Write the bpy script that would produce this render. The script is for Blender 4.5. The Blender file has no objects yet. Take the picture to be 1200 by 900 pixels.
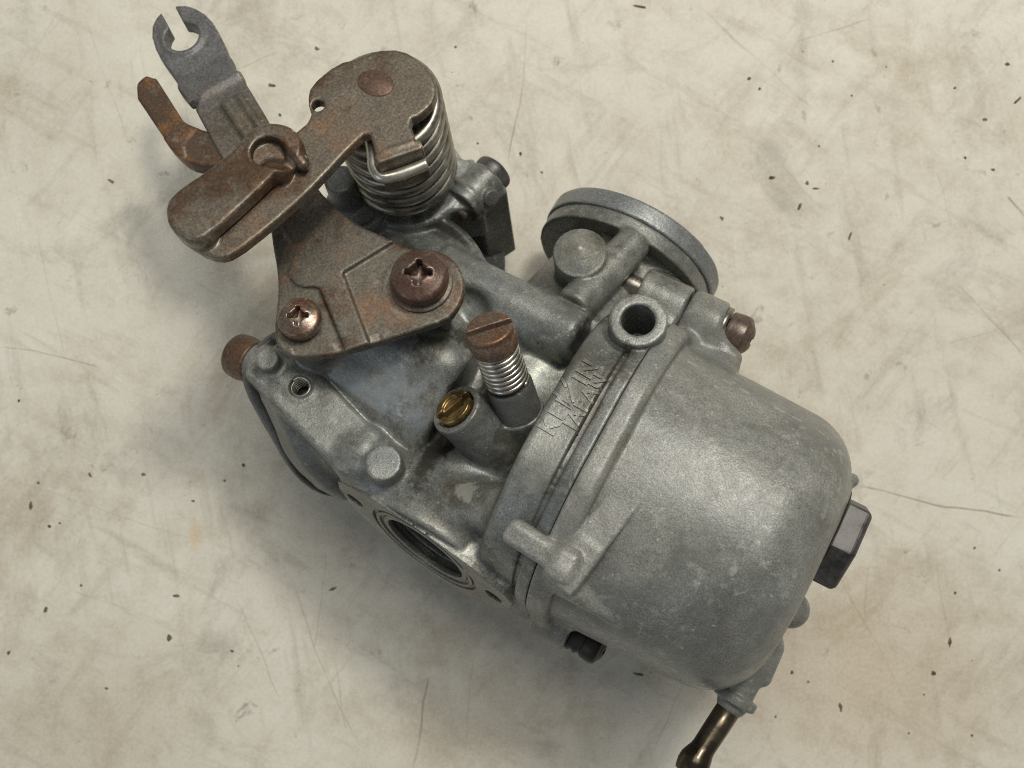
import bpy, bmesh, math, random
import numpy as np
from mathutils import Vector, Matrix
from mathutils.bvhtree import BVHTree

random.seed(7)
scene = bpy.context.scene
COL = scene.collection
S = 1.25e-4                        # metres per modelling unit (an eighth of a millimetre)
CAM_H = 1300.0                     # lens height over the datum, in units

# the carburetor's own frame: u along the float bowl, v along the air passage, w towards the lever side
E3 = np.array([-.07, .33, 0.]); E3[2] = math.sqrt(1 - E3 @ E3)
_d = np.array([.5, .866]); E2 = np.array([.5, .866, -(_d @ E3[:2]) / E3[2]]); E2 /= np.linalg.norm(E2)
E1 = np.cross(E2, E3)
ORIGIN = np.array([126.94, -115.79, 185.0])
GROUND = -54.6                     # height of the table under the lowest points of the casting

# ------------------------------------------------------------------ camera, world, lamps, exposure
cam_d = bpy.data.cameras.new('camera'); cam = bpy.data.objects.new('camera', cam_d); COL.objects.link(cam)
cam.location = (0, 0, (CAM_H - GROUND) * S)
cam_d.sensor_width = 36; cam_d.lens = 18 * CAM_H / 600
cam_d.clip_start = .004; cam_d.clip_end = 20
cam_d.dof.use_dof = True; cam_d.dof.focus_distance = (CAM_H - 285) * S; cam_d.dof.aperture_fstop = 48
scene.camera = cam
scene.cycles.pixel_filter_type = 'BLACKMAN_HARRIS'; scene.cycles.filter_width = 1.05; scene.cycles.use_denoising = False
scene.view_settings.view_transform = 'Standard'; scene.view_settings.look = 'None'
scene.view_settings.exposure = 0; scene.view_settings.gamma = 1
world = bpy.data.worlds.new('World'); scene.world = world; world.use_nodes = True
bg = world.node_tree.nodes['Background']
bg.inputs[0].default_value = (.97, .985, 1.0, 1); bg.inputs[1].default_value = .15

def area(name, loc, target, size, size_y, power, col):
    d = bpy.data.lights.new(name, 'AREA'); d.shape = 'RECTANGLE'; d.size = size; d.size_y = size_y
    d.energy = power; d.color = col
    o = bpy.data.objects.new(name, d); COL.objects.link(o); o.location = loc
    o.rotation_euler = (Vector(target) - Vector(loc)).to_track_quat('-Z', 'Y').to_euler()
    return o
area('bench_lamp', (.135, .265, .46), (0, 0, .02), .06, .06, .98, (1, .95, .84))
area('ceiling_panel', (.12, .42, .76), (.0, .04, 0), .60, .50, 4.35, (1, .965, .885))

# ------------------------------------------------------------------ materials
area('cool_fill', (-.55, -.30, .42), (0, 0, .02), .45, .35, .62, (.78, .89, 1.0))  # unseen cool fill, added to lift the faces turned lower-left

class Mat:
    def __init__(s, name):
        s.m = bpy.data.materials.new(name); s.m.use_nodes = True; s.t = s.m.node_tree
        s.b = s.t.nodes['Principled BSDF']
        s.co = s.t.nodes.new('ShaderNodeTexCoord').outputs['Object']
    def node(s, kind, ins=None, **attr):
        n = s.t.nodes.new(kind)
        for k, v in attr.items(): setattr(n, k, v)
        for k, v in (ins or {}).items(): s.put(n.inputs[k], v)
        return n
    def put(s, sock, v):
        if isinstance(v, bpy.types.NodeSocket): s.t.links.new(v, sock)
        elif isinstance(v, tuple) and len(v) == 3 and sock.type == 'RGBA': sock.default_value = (*v, 1)
        else: sock.default_value = v
    def noise(s, scale, detail=4, rough=.55, offset=(0, 0, 0), dist=0., stretch=None, vec=None):
        c = vec or s.co
        mp = s.node('ShaderNodeMapping', {'Vector': c, 'Location': offset, 'Scale': stretch or (1, 1, 1)})
        return s.node('ShaderNodeTexNoise', {'Vector': mp.outputs[0], 'Scale': scale, 'Detail': detail, 'Roughness': rough, 'Distortion': dist}).outputs['Fac']
    def ramp(s, fac, stops, interp='LINEAR'):
        n = s.node('ShaderNodeValToRGB', {'Fac': fac}); r = n.color_ramp; r.interpolation = interp
        while len(r.elements) < len(stops): r.elements.new(.5)
        for e, (p, c) in zip(r.elements, stops):
            e.position = p; e.color = (*(c if isinstance(c, tuple) else (c, c, c)), 1)
        return n.outputs['Color']
    def mix(s, fac, a, b, mode='MIX'):
        n = s.t.nodes.new('ShaderNodeMix'); n.data_type = 'RGBA'; n.blend_type = mode
        s.put(n.inputs[0], fac); s.put(n.inputs[6], a); s.put(n.inputs[7], b)
        return n.outputs[2]
    def math(s, op, a, b=0., c=None, clamp=False):
        n = s.node('ShaderNodeMath', operation=op, use_clamp=clamp)
        s.put(n.inputs[0], a); s.put(n.inputs[1], b)
        if c is not None: s.put(n.inputs[2], c)
        return n.outputs[0]
    def bump(s, height, strength, dist, normal=None):
        ins = {'Height': height, 'Strength': strength, 'Distance': dist}
        if normal is not None: ins['Normal'] = normal
        return s.node('ShaderNodeBump', ins).outputs[0]
    def set(s, **kw):
        for k, v in kw.items(): s.put(s.b.inputs[k.replace('_', ' ')], v)
        return s.m

def cast_metal(name, dark, mid, light, blue=.5, stain=.5, off=(0, 0, 0), rough=.46, metal=.35, pale_amt=.4, patches=False, spec=.4, cloudy=0.):
    M = Mat(name)
    big = M.noise(62, 7, .64, off, .6); mid_n = M.noise(640, 6, .72, off); fine = M.noise(5200, 2, .6, off); pits = M.noise(2100, 4, .7, (4, off[0], 4))
    f = M.math('ADD', M.math('MULTIPLY', big, .74), M.math('MULTIPLY', mid_n, .26))
    c = M.ramp(f, [(.36, dark), (.50, mid), (.64, light)])
    c = M.mix(M.math('MULTIPLY', M.ramp(M.noise(55, 4, .55, (3, 1, off[0]), .4), [(.47, 0.), (.64, 1.)]), blue), c, (.145, .175, .205))
    c = M.mix(M.math('MULTIPLY', M.ramp(M.noise(130, 7, .72, (1, 5, off[0]), .4), [(.53, 0.), (.68, 1.)]), stain), c, (.085, .075, .05))
    pale = M.ramp(M.noise(240, 8, .78, (7, off[0], 2), .3), [(.56, 0.), (.68, 1.)])
    c = M.mix(M.math('MULTIPLY', pale, pale_amt), c, (.36, .36, .325))
    c = M.mix(.28, c, M.ramp(fine, [(.36, .1), (.5, .5), (.64, 1.)]), 'OVERLAY')
    c = M.mix(M.math('MULTIPLY', M.ramp(pits, [(.61, 0.), (.68, 1.)]), .45), c, (.05, .045, .035))
    sp = M.ramp(M.noise(1300, 3, .6, (off[0], 6, 6)), [(.66, 0.), (.72, 1.)])
    c = M.mix(M.math('MULTIPLY', sp, .6), c, (.50, .50, .47))
    if cloudy:
        cl = M.noise(48, 6, .7, (3, 7, 5), .8)
        c = M.mix(M.math('MULTIPLY', M.ramp(cl, [(.44, 1.), (.56, 0.)]), cloudy), c, (.125, .13, .12))
        ck = M.math('MULTIPLY', M.ramp(M.noise(75, 3, .5, (1, 9, 2)), [(.50, 0.), (.60, 1.)]), M.ramp(M.noise(620, 5, .75, (8, 1, 3)), [(.55, 0.), (.66, 1.)]))
        c = M.mix(M.math('MULTIPLY', ck, .5), c, (.44, .44, .41))
        ye = M.ramp(M.noise(110, 6, .7, (5, 5, 1)), [(.58, 0.), (.70, 1.)])
        c = M.mix(M.math('MULTIPLY', ye, .35), c, (.21, .17, .095))
    rs = M.ramp(M.noise(260, 5, .7, (off[0] + 3, 2, 6)), [(.66, 0.), (.74, 1.)])
    c = M.mix(M.math('MULTIPLY', rs, .5), c, (.20, .12, .06))
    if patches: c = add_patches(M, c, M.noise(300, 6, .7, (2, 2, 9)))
    pt = M.ramp(M.t.nodes.new('ShaderNodeNewGeometry').outputs['Pointiness'], [(.54, 0.), (.62, 1.)])
    c = M.mix(M.math('MULTIPLY', pt, .35), c, (.40, .40, .37))
    r = M.ramp(mid_n, [(.3, rough - .1), (.7, rough + .17)])
    n = M.bump(fine, .5, 3e-5); n = M.bump(pits, .5, 7e-5, n); n = M.bump(mid_n, .35, 1.4e-4, n)
    return M.set(Base_Color=c, Metallic=metal, Roughness=r, Normal=n, Specular_IOR_Level=spec)

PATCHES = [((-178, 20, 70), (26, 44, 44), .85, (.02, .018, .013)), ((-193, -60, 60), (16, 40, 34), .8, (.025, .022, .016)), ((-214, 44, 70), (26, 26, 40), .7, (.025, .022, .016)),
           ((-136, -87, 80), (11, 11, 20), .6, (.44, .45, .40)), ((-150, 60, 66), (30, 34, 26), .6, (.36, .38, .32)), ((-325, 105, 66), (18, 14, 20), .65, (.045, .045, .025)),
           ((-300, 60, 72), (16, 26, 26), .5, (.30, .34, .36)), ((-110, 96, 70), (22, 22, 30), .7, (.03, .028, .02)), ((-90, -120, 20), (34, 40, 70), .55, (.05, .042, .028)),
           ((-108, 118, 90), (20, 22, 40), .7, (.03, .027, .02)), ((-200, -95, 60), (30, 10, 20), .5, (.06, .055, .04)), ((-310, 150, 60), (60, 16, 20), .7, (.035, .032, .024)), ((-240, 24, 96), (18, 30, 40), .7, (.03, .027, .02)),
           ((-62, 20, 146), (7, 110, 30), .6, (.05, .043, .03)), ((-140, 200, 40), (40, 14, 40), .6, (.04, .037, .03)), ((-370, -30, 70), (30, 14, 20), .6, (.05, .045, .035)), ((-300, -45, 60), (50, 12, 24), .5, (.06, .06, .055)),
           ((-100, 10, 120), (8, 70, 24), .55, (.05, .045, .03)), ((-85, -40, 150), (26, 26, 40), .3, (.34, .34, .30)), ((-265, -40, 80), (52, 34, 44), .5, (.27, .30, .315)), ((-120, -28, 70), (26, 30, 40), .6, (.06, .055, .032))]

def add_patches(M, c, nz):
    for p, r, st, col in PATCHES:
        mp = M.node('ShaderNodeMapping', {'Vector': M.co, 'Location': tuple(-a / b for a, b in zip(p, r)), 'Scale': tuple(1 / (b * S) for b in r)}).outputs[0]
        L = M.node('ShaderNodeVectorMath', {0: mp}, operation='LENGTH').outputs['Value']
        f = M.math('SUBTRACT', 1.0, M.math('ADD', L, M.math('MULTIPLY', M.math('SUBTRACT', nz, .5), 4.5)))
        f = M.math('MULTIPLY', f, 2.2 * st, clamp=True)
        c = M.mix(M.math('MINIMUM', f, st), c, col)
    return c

def rusty_steel(name, steel, brown, orange, amount=.5, orange_amt=.5, off=(0, 0, 0), rough=.5, metal=.55, wear=.5, tip=None):
    M = Mat(name)
    big = M.noise(85, 6, .66, off, .6); mid_n = M.noise(360, 7, .72, off); fine = M.noise(3000, 3, .65, off)
    f = M.math('ADD', M.math('MULTIPLY', big, .6), M.math('MULTIPLY', mid_n, .4))
    k = M.ramp(f, [(.625 - .3 * amount, 0.), (.72 - .3 * amount, 1.)])
    c = M.mix(k, steel, brown)
    o = M.ramp(M.noise(120, 6, .7, (2 + off[0], 4, 1)), [(.53, 0.), (.68, 1.)])
    c = M.mix(M.math('MULTIPLY', o, orange_amt), c, orange)
    pale = M.ramp(M.noise(520, 5, .7, (9, 2, off[0])), [(.56, 0.), (.70, 1.)])
    c = M.mix(M.math('MULTIPLY', pale, .30), c, (.33, .30, .25))
    if tip:                                # the end of the arm has lost its rust and is bare dark steel
        d = M.node('ShaderNodeVectorMath', {0: M.co, 1: (-.87 / S, .5 / S, 0)}, operation='DOT_PRODUCT').outputs['Value']
        d = M.math('ADD', d, M.math('MULTIPLY', M.math('SUBTRACT', big, .5), 160.))
        c = M.mix(M.ramp(M.math('MULTIPLY_ADD', d, 1 / 70., -tip / 70.), [(0., 0.), (1., 1.)]), c, M.mix(mid_n, (.085, .086, .086), (.20, .20, .197)))
    if wear:                               # rubbed edges
        pt = M.ramp(M.t.nodes.new('ShaderNodeNewGeometry').outputs['Pointiness'], [(.545, 0.), (.63, 1.)])
        c = M.mix(M.math('MULTIPLY', pt, wear), c, (.40, .37, .32))
    c = M.mix(.4, c, M.ramp(fine, [(.35, .15), (.5, .5), (.66, .95)]), 'OVERLAY')
    n = M.bump(fine, .5, 4e-5); n = M.bump(mid_n, .35, 1.2e-4, n)
    return M.set(Base_Color=c, Metallic=M.math('SUBTRACT', metal, M.math('MULTIPLY', o, .35), clamp=True),
                 Roughness=M.ramp(mid_n, [(.3, rough - .12), (.7, rough + .18)]), Normal=n)

def plain_metal(name, col, rough, metal=.9, var=.4, scale=500, off=(0, 0, 0)):
    M = Mat(name)
    a = M.noise(scale, 5, .65, off); fine = M.noise(2600, 2, .5, off)
    c = M.mix(M.ramp(a, [(.35, 0.), (.65, 1.)]), tuple(x * (1 - var) for x in col), tuple(min(1, x * (1 + var * .5)) for x in col))
    return M.set(Base_Color=c, Metallic=metal, Roughness=M.ramp(a, [(.3, max(.05, rough - .1)), (.7, rough + .15)]), Normal=M.bump(fine, .3, 2e-5))

MAT = {}
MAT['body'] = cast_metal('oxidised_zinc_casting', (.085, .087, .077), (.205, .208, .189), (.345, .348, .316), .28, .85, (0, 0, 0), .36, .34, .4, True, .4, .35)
MAT['bowl'] = cast_metal('float_bowl_casting', (.150, .152, .138), (.225, .227, .208), (.285, .287, .264), .20, .50, (5, 2, 1), .27, .06, .55, False, .26, .6)
MAT['machined'] = cast_metal('machined_zinc', (.13, .128, .112), (.20, .198, .178), (.27, .268, .243), .1, .5, (6, 6, 2), .34, .35, .3)
MAT['cover'] = cast_metal('dark_cover_casting', (.05, .05, .045), (.10, .10, .092), (.16, .16, .145), .3, .6, (8, 3, 1))
MAT['ring'] = cast_metal('horn_ring_casting', (.16, .168, .165), (.22, .23, .228), (.28, .287, .275), .1, .2, (2, 8, 1), .36, .4, .15)
MAT['bracket'] = rusty_steel('rusted_bracket_steel', (.118, .105, .082), (.072, .043, .026), (.21, .092, .032), .5, .65, (0, 0, 0), .46, .4, .4, 520)
MAT['arm'] = rusty_steel('dark_bracket_steel', (.095, .098, .10), (.07, .062, .055), (.15, .08, .035), .2, .1, (4, 4, 4), .38, .7)
MAT['prong'] = rusty_steel('orange_rust_steel', (.08, .052, .033), (.085, .045, .024), (.30, .125, .025), .6, .65, (1, 6, 2), .48, .3)
MAT['lever'] = rusty_steel('brown_lever_steel', (.150, .128, .098), (.088, .054, .032), (.21, .10, .04), .5, .6, (6, 1, 3), .38, .5, .8)
MAT['screw'] = rusty_steel('red_rusted_screw', (.115, .085, .068), (.10, .056, .040), (.17, .08, .045), .5, .4, (3, 9, 1), .32, .35, .25)
MAT['screw_bright'] = rusty_steel('worn_plated_screw', (.24, .205, .17), (.14, .075, .047), (.22, .09, .045), .7, .75, (1, 1, 7), .30, .75)
MAT['copper'] = rusty_steel('copper_toned_screw', (.20, .15, .115), (.18, .10, .062), (.36, .14, .06), .4, .5, (2, 3, 5), .38, .6)
MAT['rivet'] = rusty_steel('brown_rivet_steel', (.12, .08, .058), (.105, .058, .034), (.17, .08, .035), .6, .6, (3, 2, 8), .42, .35, 0)
MAT['spring'] = plain_metal('spring_wire', (.35, .33, .28), .32, .9, .45, 330)
MAT['hook'] = plain_metal('pale_hook_wire', (.56, .54, .47), .30, .85, .25, 300)
MAT['bright_spring'] = plain_metal('bright_spring_wire', (.62, .59, .52), .24, .95, .3, 500)
MAT['brass'] = plain_metal('old_brass', (.34, .235, .10), .28, .85, .7, 350)
MAT['tube'] = plain_metal('tarnished_brass_tube', (.10, .082, .058), .22, .85, .75, 160)
MAT['nut'] = plain_metal('zinc_plated_nut', (.115, .112, .108), .42, .55, .6, 380)
MAT['black'] = plain_metal('oily_black_steel', (.028, .026, .022), .45, .5, .4, 400)
MAT['collar'] = cast_metal('dark_collar_casting', (.045, .045, .043), (.085, .085, .082), (.14, .14, .13), .3, .4, (4, 1, 7), .40)

def table_material():
    M = Mat('worn_cream_panel')
    a = M.noise(12, 6, .62, (0, 0, 0), .4); b = M.noise(40, 7, .68, (3, 1, 0), .5); c3 = M.noise(190, 6, .7, (5, 2, 0)); fine = M.noise(1800, 3, .65)
    f = M.math('ADD', M.math('MULTIPLY', a, .28), M.math('ADD', M.math('MULTIPLY', b, .37), M.math('MULTIPLY', c3, .35)))
    c = M.ramp(f, [(.36, (.47, .435, .355)), (.44, (.59, .555, .462)), (.51, (.67, .64, .548)), (.61, (.715, .69, .605))])
    br = M.ramp(M.noise(30, 8, .72, (11, 4, 0), .8), [(.54, 0.), (.70, 1.)])
    c = M.mix(M.math('MULTIPLY', br, .6), c, (.41, .335, .23))
    g = M.ramp(M.noise(55, 8, .75, (2, 14, 0), .6), [(.55, 0.), (.70, 1.)])
    c = M.mix(M.math('MULTIPLY', g, .55), c, (.33, .31, .265))
    for ang, off_, am in ((.5, 3, .4), (-.9, 8, .35), (1.4, 15, .4)):           # wiped streaks in a few directions
        mp = M.node('ShaderNodeMapping', {'Vector': M.co, 'Rotation': (0, 0, ang), 'Location': (off_, off_ * .7, 0)}).outputs[0]
        mp = M.node('ShaderNodeMapping', {'Vector': mp, 'Scale': (1, 7, 1)}).outputs[0]
        st_ = M.node('ShaderNodeTexNoise', {'Vector': mp, 'Scale': 42., 'Detail': 6., 'Roughness': .65}).outputs['Fac']
        c = M.mix(M.math('MULTIPLY', M.ramp(st_, [(.56, 0.), (.70, 1.)]), am), c, (.40, .36, .285))
    # smudges: small grey soft spots
    sm = M.ramp(M.noise(230, 4, .7, (21, 4, 0), .3), [(.64, 0.), (.74, 1.)])
    c = M.mix(M.math('MULTIPLY', sm, .65), c, (.24, .215, .18))
    # hairline scratches that wander and break up
    wob = M.noise(40, 3, .5, (1, 1, 0)); brk = M.ramp(M.noise(70, 4, .6, (6, 9, 0)), [(.42, 0.), (.58, 1.)])
    sx = M.node('ShaderNodeSeparateXYZ', {'Vector': M.co}).outputs
    tot = None
    rnd = random.Random(3)
    lines = [(620, 20, 596, 190, .7, 1.6), (1000, 572, 1200, 606, .8, 1.8), (0, 402, 120, 432, .6, 1.5), (820, 8, 960, 130, .35, 3.0), (960, 620, 1090, 880, .35, 1.3),
             (380, 640, 372, 760, .45, 1.2), (340, 680, 420, 880, .5, 1.3), (0, 600, 60, 625, .6, 1.2), (80, 690, 200, 735, .4, 1.6), (1120, 330, 1200, 420, .5, 1.4),
             (500, 790, 478, 900, .75, 2.2), (930, 50, 1020, 25, .4, 1.5), (1040, 60, 1078, 115, .35, 1.3), (1098, 200, 1120, 270, .5, 1.2), (1180, 230, 1200, 255, .9, 2.4),
             (100, 20, 145, 160, .3, 1.4), (850, 230, 930, 60, .25, 1.2), (10, 560, 250, 640, .25, 1.2), (690, 790, 900, 640, .3, 1.4), (1100, 640, 1110, 760, .3, 1.5), (395, 770, 405, 860, .4, 1.3), (200, 120, 330, 60, .3, 1.4), (700, 30, 690, 140, .3, 1.2),
             (40, 250, 75, 420, .3, 1.2), (1050, 430, 1190, 380, .3, 1.2), (560, 730, 540, 890, .35, 1.2), (270, 700, 330, 820, .4, 1.3), (820, 760, 760, 890, .35, 1.5), (1020, 660, 1015, 740, .35, 1.6)]
    for (x0, y0, x1, y1, st, wd) in lines:
        k = (CAM_H - GROUND) / CAM_H * S
        A = Vector(((x0 - 600) * k, (450 - y0) * k)); B = Vector(((x1 - 600) * k, (450 - y1) * k))
        d = B - A; L = d.length; d /= L
        t = M.math('ADD', M.math('MULTIPLY', sx[0], d.x), M.math('MULTIPLY_ADD', sx[1], d.y, -(A.x * d.x + A.y * d.y)))
        s_ = M.math('ADD', M.math('MULTIPLY', sx[0], -d.y), M.math('MULTIPLY_ADD', sx[1], d.x, A.x * d.y - A.y * d.x))
        s_ = M.math('ABSOLUTE', M.math('ADD', s_, M.math('MULTIPLY', M.math('SUBTRACT', wob, .5), .004)))
        m = M.math('SUBTRACT', 1., M.math('DIVIDE', s_, wd * .9 * S), clamp=True)
        e = M.math('MULTIPLY', M.math('DIVIDE', t, .1 * L, clamp=True), M.math('DIVIDE', M.math('SUBTRACT', L, t), .1 * L, clamp=True))
        v = M.math('MULTIPLY', M.math('MULTIPLY', m, e), st)
        tot = v if tot is None else M.math('MAXIMUM', tot, v)
    c = M.mix(M.math('MULTIPLY', tot, M.math('MULTIPLY_ADD', brk, .7, .3)), c, (.22, .185, .14))
    k = (CAM_H - GROUND) / CAM_H * S
    def stain_falloff(x, y, rx, ry):                # soft ellipse of colour, for stains and for painted light falloff
        mp = M.node('ShaderNodeMapping', {'Vector': M.co, 'Location': (-(x - 600) / rx, -(450 - y) / ry, 0), 'Scale': (1 / (k * rx), 1 / (k * ry), 0)}).outputs[0]
        L = M.node('ShaderNodeVectorMath', {0: mp}, operation='LENGTH').outputs['Value']
        return M.math('SUBTRACT', 1.25, M.math('ADD', L, M.math('MULTIPLY', b, .5)), clamp=True)
    c = M.mix(M.math('MULTIPLY', stain_falloff(228, 628, 12, 24), .5), c, (.62, .43, .20))
    c = M.mix(M.math('MULTIPLY', stain_falloff(1010, 800, 260, 170), .6), c, (.46, .36, .24))  # brown tone carrying painted light falloff towards the lower right
    c = M.mix(M.math('MULTIPLY', stain_falloff(860, 770, 110, 70), .45), c, (.45, .33, .21))
    c = M.mix(M.math('MULTIPLY', stain_falloff(120, 840, 240, 150), .5), c, (.44, .385, .275))  # light falloff at the lower left, put into the table colour
    c = M.mix(M.math('MULTIPLY', stain_falloff(560, 860, 220, 90), .4), c, (.45, .38, .27))  # bottom edge browned, with the light falloff painted in
    c = M.mix(M.math('MULTIPLY', stain_falloff(60, 100, 120, 160), .3), c, (.44, .40, .31))
    c = M.mix(.16, c, M.ramp(fine, [(.3, .2), (.7, .8)]), 'OVERLAY')
    n = M.bump(c3, .10, 2e-4); n = M.bump(fine, .10, 3e-5, n)
    return M.set(Base_Color=c, Roughness=M.ramp(b, [(.3, .42), (.7, .62)]), Normal=n, Specular_IOR_Level=.35)

# ------------------------------------------------------------------ distance-field modelling (cast shapes with blended fillets)
A3 = lambda *p: np.array(p, np.float32)

def unit(v):
    v = np.asarray(v, np.float64); return v / np.linalg.norm(v)

def frame_z(z, x=None):
    z = unit(z); x = np.asarray(x if x is not None else ((1, 0, 0) if abs(z[0]) < .8 else (0, 1, 0)), float)
    x = unit(x - z * (x @ z)); return np.array([x, np.cross(z, x), z])

def _axis(a, b):
    a = np.asarray(a, float); b = np.asarray(b, float); n = b - a; h = np.linalg.norm(n); return a, n / h, h

def cyl(a, b, r, rd=2., r2=None):
    A, n, h = _axis(a, b); r2 = r if r2 is None else r2
    c = h / math.hypot(h, r2 - r)
    def f(U, V, W):
        x = U - A[0]; y = V - A[1]; z = W - A[2]
        t = x * n[0] + y * n[1] + z * n[2]
        rad = np.sqrt(np.maximum(x * x + y * y + z * z - t * t, 0))
        dr = (rad - (r + (r2 - r) * np.clip(t / h, 0, 1))) * c + rd
        dt = np.abs(t - h / 2) - h / 2 + rd
        return np.minimum(np.maximum(dr, dt), 0) + np.sqrt(np.maximum(dr, 0) ** 2 + np.maximum(dt, 0) ** 2) - rd
    m = max(r, r2); P = np.array([a, b], float)
    return f, P.min(0) - m, P.max(0) + m

def capsule(a, b, r, r2=None):
    A, n, h = _axis(a, b); r2 = r if r2 is None else r2
    def f(U, V, W):
        x = U - A[0]; y = V - A[1]; z = W - A[2]
        t = np.clip(x * n[0] + y * n[1] + z * n[2], 0, h)
        return np.sqrt((x - t * n[0]) ** 2 + (y - t * n[1]) ** 2 + (z - t * n[2]) ** 2) - (r + (r2 - r) * t / h)
    m = max(r, r2); P = np.array([a, b], float)
    return f, P.min(0) - m, P.max(0) + m

def box(c, half, fr=None, rd=3.):
    fr = np.eye(3) if fr is None else np.asarray(fr); c = np.asarray(c, float); hf = np.asarray(half, float)
    def f(U, V, W):
        x = U - c[0]; y = V - c[1]; z = W - c[2]
        q = [np.abs(x * fr[i, 0] + y * fr[i, 1] + z * fr[i, 2]) - hf[i] + rd for i in range(3)]
        out = np.sqrt(sum(np.maximum(k, 0) ** 2 for k in q))
        return out + np.minimum(np.maximum(np.maximum(q[0], q[1]), q[2]), 0) - rd
    e = np.abs(fr.T) @ hf
    return f, c - e, c + e

def ellipsoid(c, r):
    c = np.asarray(c, float); r = np.asarray(r, float)
    def f(U, V, W):
        x = (U - c[0]) / r[0]; y = (V - c[1]) / r[1]; z = (W - c[2]) / r[2]
        k = np.sqrt(x * x + y * y + z * z)
        return (k - 1) * r.min()
    return f, c - r, c + r

def torus(c, n, R, r):
    c = np.asarray(c, float); n = unit(n)
    def f(U, V, W):
        x = U - c[0]; y = V - c[1]; z = W - c[2]
        t = x * n[0] + y * n[1] + z * n[2]
        rad = np.sqrt(np.maximum(x * x + y * y + z * z - t * t, 0))
        return np.sqrt((rad - R) ** 2 + t * t) - r
    e = R + r
    return f, c - e, c + e

def chaikin(P, n=1):
    P = [np.asarray(p, float) for p in P]
    for _ in range(n):
        Q = []
        for i in range(len(P)):
            a, b = P[i], P[(i + 1) % len(P)]
            Q += [a * .75 + b * .25, a * .25 + b * .75]
        P = Q
    return P

def prism(poly, w0, w1, rd=2., fr=None, org=(0, 0, 0)):
    """polygon in the first two frame axes, extruded along the third"""
    P = np.asarray(poly, float); org = np.asarray(org, float)
    def f(U, V, W):
        if fr is None: x, y, z = U, V, W
        else:
            a, b, c = U - org[0], V - org[1], W - org[2]
            x, y, z = (a * fr[i, 0] + b * fr[i, 1] + c * fr[i, 2] for i in range(3))
        d = None; s = None
        for i in range(len(P)):
            a = P[i]; b = P[i - 1]; e = b - a
            wx = x - a[0]; wy = y - a[1]
            t = np.clip((wx * e[0] + wy * e[1]) / max(e @ e, 1e-9), 0, 1)
            dd = (wx - e[0] * t) ** 2 + (wy - e[1] * t) ** 2
            d = dd if d is None else np.minimum(d, dd)
            c1 = (y >= a[1]); c2 = (y < b[1]); c3 = (e[0] * wy > e[1] * wx)
            fl = (c1 & c2 & c3) | (~c1 & ~c2 & ~c3)
            s = np.where(fl, -1., 1.) if s is None else np.where(fl, -s, s)
        d2 = s * np.sqrt(d) + rd
        dz = np.abs(z - (w0 + w1) / 2) - (w1 - w0) / 2 + rd
        return np.minimum(np.maximum(d2, dz), 0) + np.sqrt(np.maximum(d2, 0) ** 2 + np.maximum(dz, 0) ** 2) - rd
    C = np.array([[p[0], p[1], w] for p in P for w in (w0, w1)])
    if fr is not None: C = C @ np.asarray(fr) + org
    return f, C.min(0), C.max(0)

def rim_groove(u0, hw, depth, cv, cw, half, corner):
    def f(U, V, W):
        x = np.abs(V - cv) - half + corner; y = np.abs(W - cw) - half + corner
        d2 = np.minimum(np.maximum(x, y), 0) + np.sqrt(np.maximum(x, 0) ** 2 + np.maximum(y, 0) ** 2) - corner
        return np.maximum(np.abs(U - u0) - hw, -(d2 + depth))
    return f, np.array([u0 - hw, cv - half - 8, cw - half - 8], float), np.array([u0 + hw, cv + half + 8, cw + half + 8], float)

def tub(u0, u1, cv, cw, h0, h1, corner, rd0, rd1):
    """rounded-square bar along u, half size h0 at u0 to h1 at u1; end radii rd0 and rd1"""
    def f(U, V, W):
        hh = h0 + (h1 - h0) * np.clip((U - u0) / (u1 - u0), 0, 1)
        x = np.abs(V - cv) - hh + corner; y = np.abs(W - cw) - hh + corner
        d2 = np.minimum(np.maximum(x, y), 0) + np.sqrt(np.maximum(x, 0) ** 2 + np.maximum(y, 0) ** 2) - corner
        m = (u0 + u1) / 2
        rd = np.where(U > m, rd1, rd0).astype(np.float32)
        du = np.abs(U - m) - (u1 - u0) / 2 + rd; d2 = d2 + rd
        return np.minimum(np.maximum(d2, du), 0) + np.sqrt(np.maximum(d2, 0) ** 2 + np.maximum(du, 0) ** 2) - rd
    h = max(h0, h1)
    return f, np.array([u0, cv - h, cw - h], float), np.array([u1, cv + h, cw + h], float)

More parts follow.
